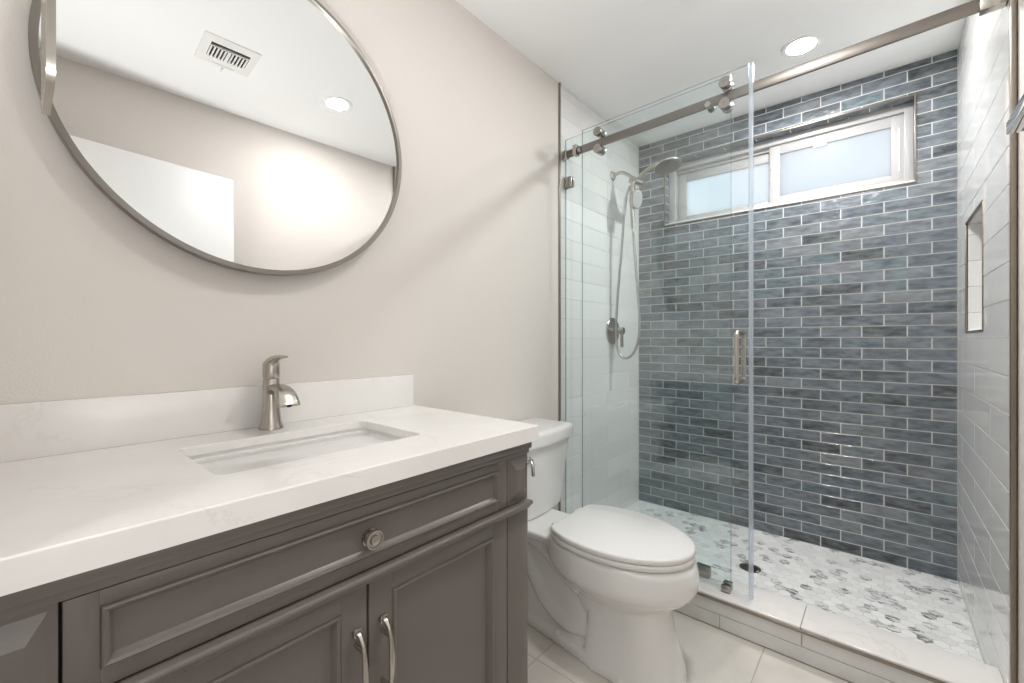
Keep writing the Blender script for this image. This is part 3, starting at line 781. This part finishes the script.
bm = NB(); tube(bm, spline([(.154, HY, 1.772), (.160, HY, 1.65), (.176, HY, 1.45), (.192, HY, 1.25), (.188, HY, 1.12), (.155, HY, 1.03), (.105, HY, .995), (.060, HY, 1.03), (.040, HY, 1.13), (.050, HY, 1.35), (.075, HY, 1.62), (.094, HY, 1.86), (.105, HY, 1.955), (.128, HY + .01, 2.03)], 10), .0078, 12)
obj('hose', bm, 'hose', hs, smooth=60)
bm = NB(); cyl(bm, (.1535, HY, 1.79), (.1545, HY, 1.745), .0115, .009); obj('hose_nut', bm, 'chrome', hs); bm = NB(); cyl(bm, (.094, HY, 1.86), (.106, HY, 1.962), .010, .012); obj('hose_nut', bm, 'chrome', hs)

# shower drain
dn = thing('shower_drain', 'round dark metal drain set in the marble mosaic shower floor', 'drain', (DRAIN.x, DRAIN.y, 0))
bm = NB(); lathe(bm, [(.0465, .0), (.0465, .003), (.041, .0035), (.039, .0015), (.0005, .0015)], DRAIN, n=40, cap=False); obj('drain_rim', bm, 'darkmetal', dn)
bm = NB()
for i in range(-3, 4):
    h_ = math.sqrt(.037 ** 2 - (i * .011) ** 2); bx(bm, DRAIN.x - h_, DRAIN.x + h_, DRAIN.y + i * .011 - .003, DRAIN.y + i * .011 + .003, .0012, .0022)
obj('drain_slots', bm, 'black', dn)

# ================================================================== SHOWER GLASS
YD, YF, YR = 1.820, 1.866, 1.844
def pane(name, x0, x1, y, z0, z1, face, parent, th=.008):
    bm = NB(); bx(bm, x0, x1, y - th / 2, y + th / 2, z0, z1)
    bm.normal_update()
    for f in bm.faces: f.material_index = 0 if abs(f.normal.y) > .5 else (1 if abs(f.normal.x) > .5 else 2)
    return obj(name, bm, [face, 'glass_edge', 'edge_light'], parent, smooth=0)
fp = thing('fixed_glass_panel', 'fixed green-tinted shower glass panel clamped to the left wall, behind the sliding door', 'glass panel', (.41, YF, ZC))
pane('glass', .004, .8146, YF, ZC + .003, 2.163, 'glass_fix', fp)
def clamp(bm, x0, x1, z0, z1):
    bx(bm, x0, x1, YF - .014, YF - .0042, z0, z1, bev=.0015); bx(bm, x0, x1, YF + .0042, YF + .014, z0, z1, bev=.0015)
bm = NB(); clamp(bm, .0, .050, 1.905, 1.960); bx(bm, 0, .0038, YF - .014, YF + .014, 1.905, 1.960); obj('wall_clamp', bm, 'darkmetal', fp)
bm = NB(); clamp(bm, .680, .735, ZC, ZC + .045); obj('curb_clamp', bm, 'darkmetal', fp)

ra = thing('door_rail', 'flat brushed metal rail carrying the sliding glass door across the shower opening', 'rail', (W / 2, YR, 2.05))
bm = box(.030, W - .004, YR - .005, YR + .005, 2.052, 2.090, bev=.001); obj('rail_bar', bm, 'nickel_x', ra)
bm = NB(); bx(bm, .0, .032, YR - .014, YR + .014, 2.050, 2.092, bev=.002); obj('end_bracket', bm, 'nickel', ra)
bm = NB(); bx(bm, W - .052, W, YR - .016, YR + .016, 2.046, 2.096, bev=.002); obj('end_bracket', bm, 'nickel', ra)
bm = NB(); bx(bm, .075, .097, YR - .022, YR + .012, 2.046, 2.100, bev=.003); cyl(bm, (.105, YR - .012, 2.068), (.122, YR - .012, 2.068), .010); obj('door_stop', bm, 'nickel', ra)
for x in (.735, ):
    bm = NB(); cyl(bm, (x, YR - .016, 2.062), (x, YR - .004, 2.062), .012); cyl(bm, (x, YR + .004, 2.062), (x, YF - .004, 2.062), .010); cyl(bm, (x, YF + .004, 2.062), (x, YF + .016, 2.062), .014); obj('standoff_bolt', bm, 'nickel', ra)

sd = thing('sliding_glass_door', 'clear frameless sliding glass shower door with a vertical pull handle, hung from the rail', 'shower door', (.51, YD, ZC))
pane('glass', .137, .8885, YD, ZC + .010, 2.152, 'glass_door', sd)
bm = NB(); bx(bm, .8890, .9035, YD - .008, YD + .008, ZC + .006, 2.152, bev=.002); obj('edge_seal', bm, 'seal', sd)
for x in (.232, .806):
    for z in (2.1115, 2.0295):
        bm = NB(); lathe(bm, [(.0005, .0045), (.021, .0045), (.0215, .006), (.0215, .018), (.020, .0205), (.006, .0205), (.005, .019), (.0005, .019)], (x, YD, z), (0, -1, 0), n=36, cap=False)
        lathe(bm, [(.0005, .0045), (.014, .0045), (.014, .010), (.0215, .0125), (.0190, .024), (.0215, .032), (.0005, .034)], (x, YD, z), (0, 1, 0), n=36, cap=False)
        obj('roller', bm, 'darkmetal', sd)
HX, Z0, Z1 = .858, .945, 1.135
for s, nm in ((-1, 'pull_handle'), (1, 'pull_handle')):
    bm = NB(); y1 = YD + s * .047; y0 = YD + s * .0042
    tube(bm, [(HX, y0, Z0)] + spline([(HX, YD + s * .025, Z0), (HX, YD + s * .040, Z0 + .004), (HX, y1, Z0 + .016), (HX, y1, Z0 + .06), (HX, y1, Z1 - .06), (HX, y1, Z1 - .016), (HX, YD + s * .040, Z1 - .004), (HX, YD + s * .025, Z1)], 6) + [(HX, y0, Z1)], .0095, 18, up=(1, 0, 0))
    obj(nm, bm, 'nickel', sd, smooth=60)
gd = thing('door_guide', 'small dark metal guide block on the curb under the sliding glass door', 'door guide', (.80, YD + .006, ZC))
bm = NB(); bx(bm, .794, .826, YD - .020, YD + .032, ZC, ZC + .006, bev=.001); bx(bm, .794, .826, YD - .020, YD - .007, ZC, ZC + .028, bev=.003); bx(bm, .794, .826, YD + .007, YD + .032, ZC, ZC + .028, bev=.003)
obj('guide_block', bm, 'darkmetal', gd)

# the whole glass run stands very slightly out of square with the back wall
SK = -.045
for o_, dy in ((fp, .0205), (sd, .016), (ra, .0045)): o_.rotation_euler = (0, 0, SK); o_.location.y += dy

# ================================================================== CEILING ITEMS
def downlight(x, y, label, mt='lamp'):
    t_ = thing('recessed_light', label, 'ceiling light', (x, y, H), group='round recessed ceiling lights')
    bm = NB(); lathe(bm, [(.054, 0), (.056, -.003), (.072, -.005), (.078, -.003), (.079, .0)], (x, y, H), n=56, cap=False); obj('trim_ring', bm, 'halo', t_)
    bm = NB(); lathe(bm, [(.0005, -.0045), (.03, -.0042), (.055, -.0028), (.055, -.0005), (.0005, -.0005)], (x, y, H), n=48, cap=False); obj('lens', bm, mt, t_)
downlight(.994, 2.33, 'lit round recessed light in the ceiling above the shower', 'lamp_sh')
downlight(1.055, 1.11, 'lit round recessed ceiling light seen reflected in the round mirror')
# ceiling vent, seen in the mirror
VX, VY = 1.022, .59
ve = thing('ceiling_vent', 'square white ceiling vent grille seen reflected in the round mirror', 'vent', (VX, VY, H))
bm = NB(); o_ = rrect(VX - .108, VX + .108, VY - .108, VY + .108, .004, 0, 3)
i0 = rrect(VX - .065, VX + .058, VY - .075, VY + .075, .003, 0, 3)
rg = [[(p[0], p[1], H) for p in o_], [(VX + (p[0] - VX) * .99, VY + (p[1] - VY) * .99, H - .004) for p in o_], [(VX + (p[0] - VX) * .72, VY + (p[1] - VY) * .80, H - .009) for p in o_], [(p[0], p[1], H - .009) for p in i0], [(p[0], p[1], H - .0015) for p in i0]]
Rv = [[bm.verts.new(p) for p in r] for r in rg]
for a, b in zip(Rv, Rv[1:]): strip(bm, a, b)
obj('grille_frame', bm, 'vent', ve, smooth=20)
obj('dark_duct', box(VX - .066, VX + .060, VY - .076, VY + .076, H - .0016, H - .0006), 'black', ve)
bm = NB(); bx(bm, VX - .043, VX - .036, VY - .075, VY + .075, H - .009, H - .002)
bx(bm, VX - .04, VX + .06, VY - .006, VY + .006, H - .009, H - .002)
for i in range(11):
    y = VY - .069 + i * .0138
    if abs(y - VY) > .004: bx(bm, VX - .04, VX + .056, y - .003, y + .003, H - .009, H - .003)
bx(bm, VX + .045, VX + .062, VY - .076, VY + .076, H - .0092, H - .002)
obj('louvres', bm, 'vent', ve)
bm = NB(); bx(bm, VX + .083, VX + .10, VY - .04, VY + .04, H - .012, H - .006, bev=.001); bx(bm, VX + .095, VX + .125, VY - .003, VY + .003, H - .018, H - .010, bev=.001); obj('damper_lever', bm, 'vent', ve)
# unseen hall light behind the camera, added to fill the room
hl = thing('hall_fill_light', 'added fill light, a round flush disc on the unseen hallway ceiling outside the doorway', 'ceiling light', (1.05, -.80, H))
bm = NB(); lathe(bm, [(.19, 0), (.19, -.02), (.175, -.03)], (1.05, -.80, H), n=48, cap=False); obj('fill_rim', bm, 'halo', hl)
bm = NB(); lathe(bm, [(.178, -.028), (.16, -.05), (.10, -.065), (.0005, -.07)], (1.05, -.80, H), n=48, cap=False); obj('fill_disc', bm, 'hall_fill', hl)
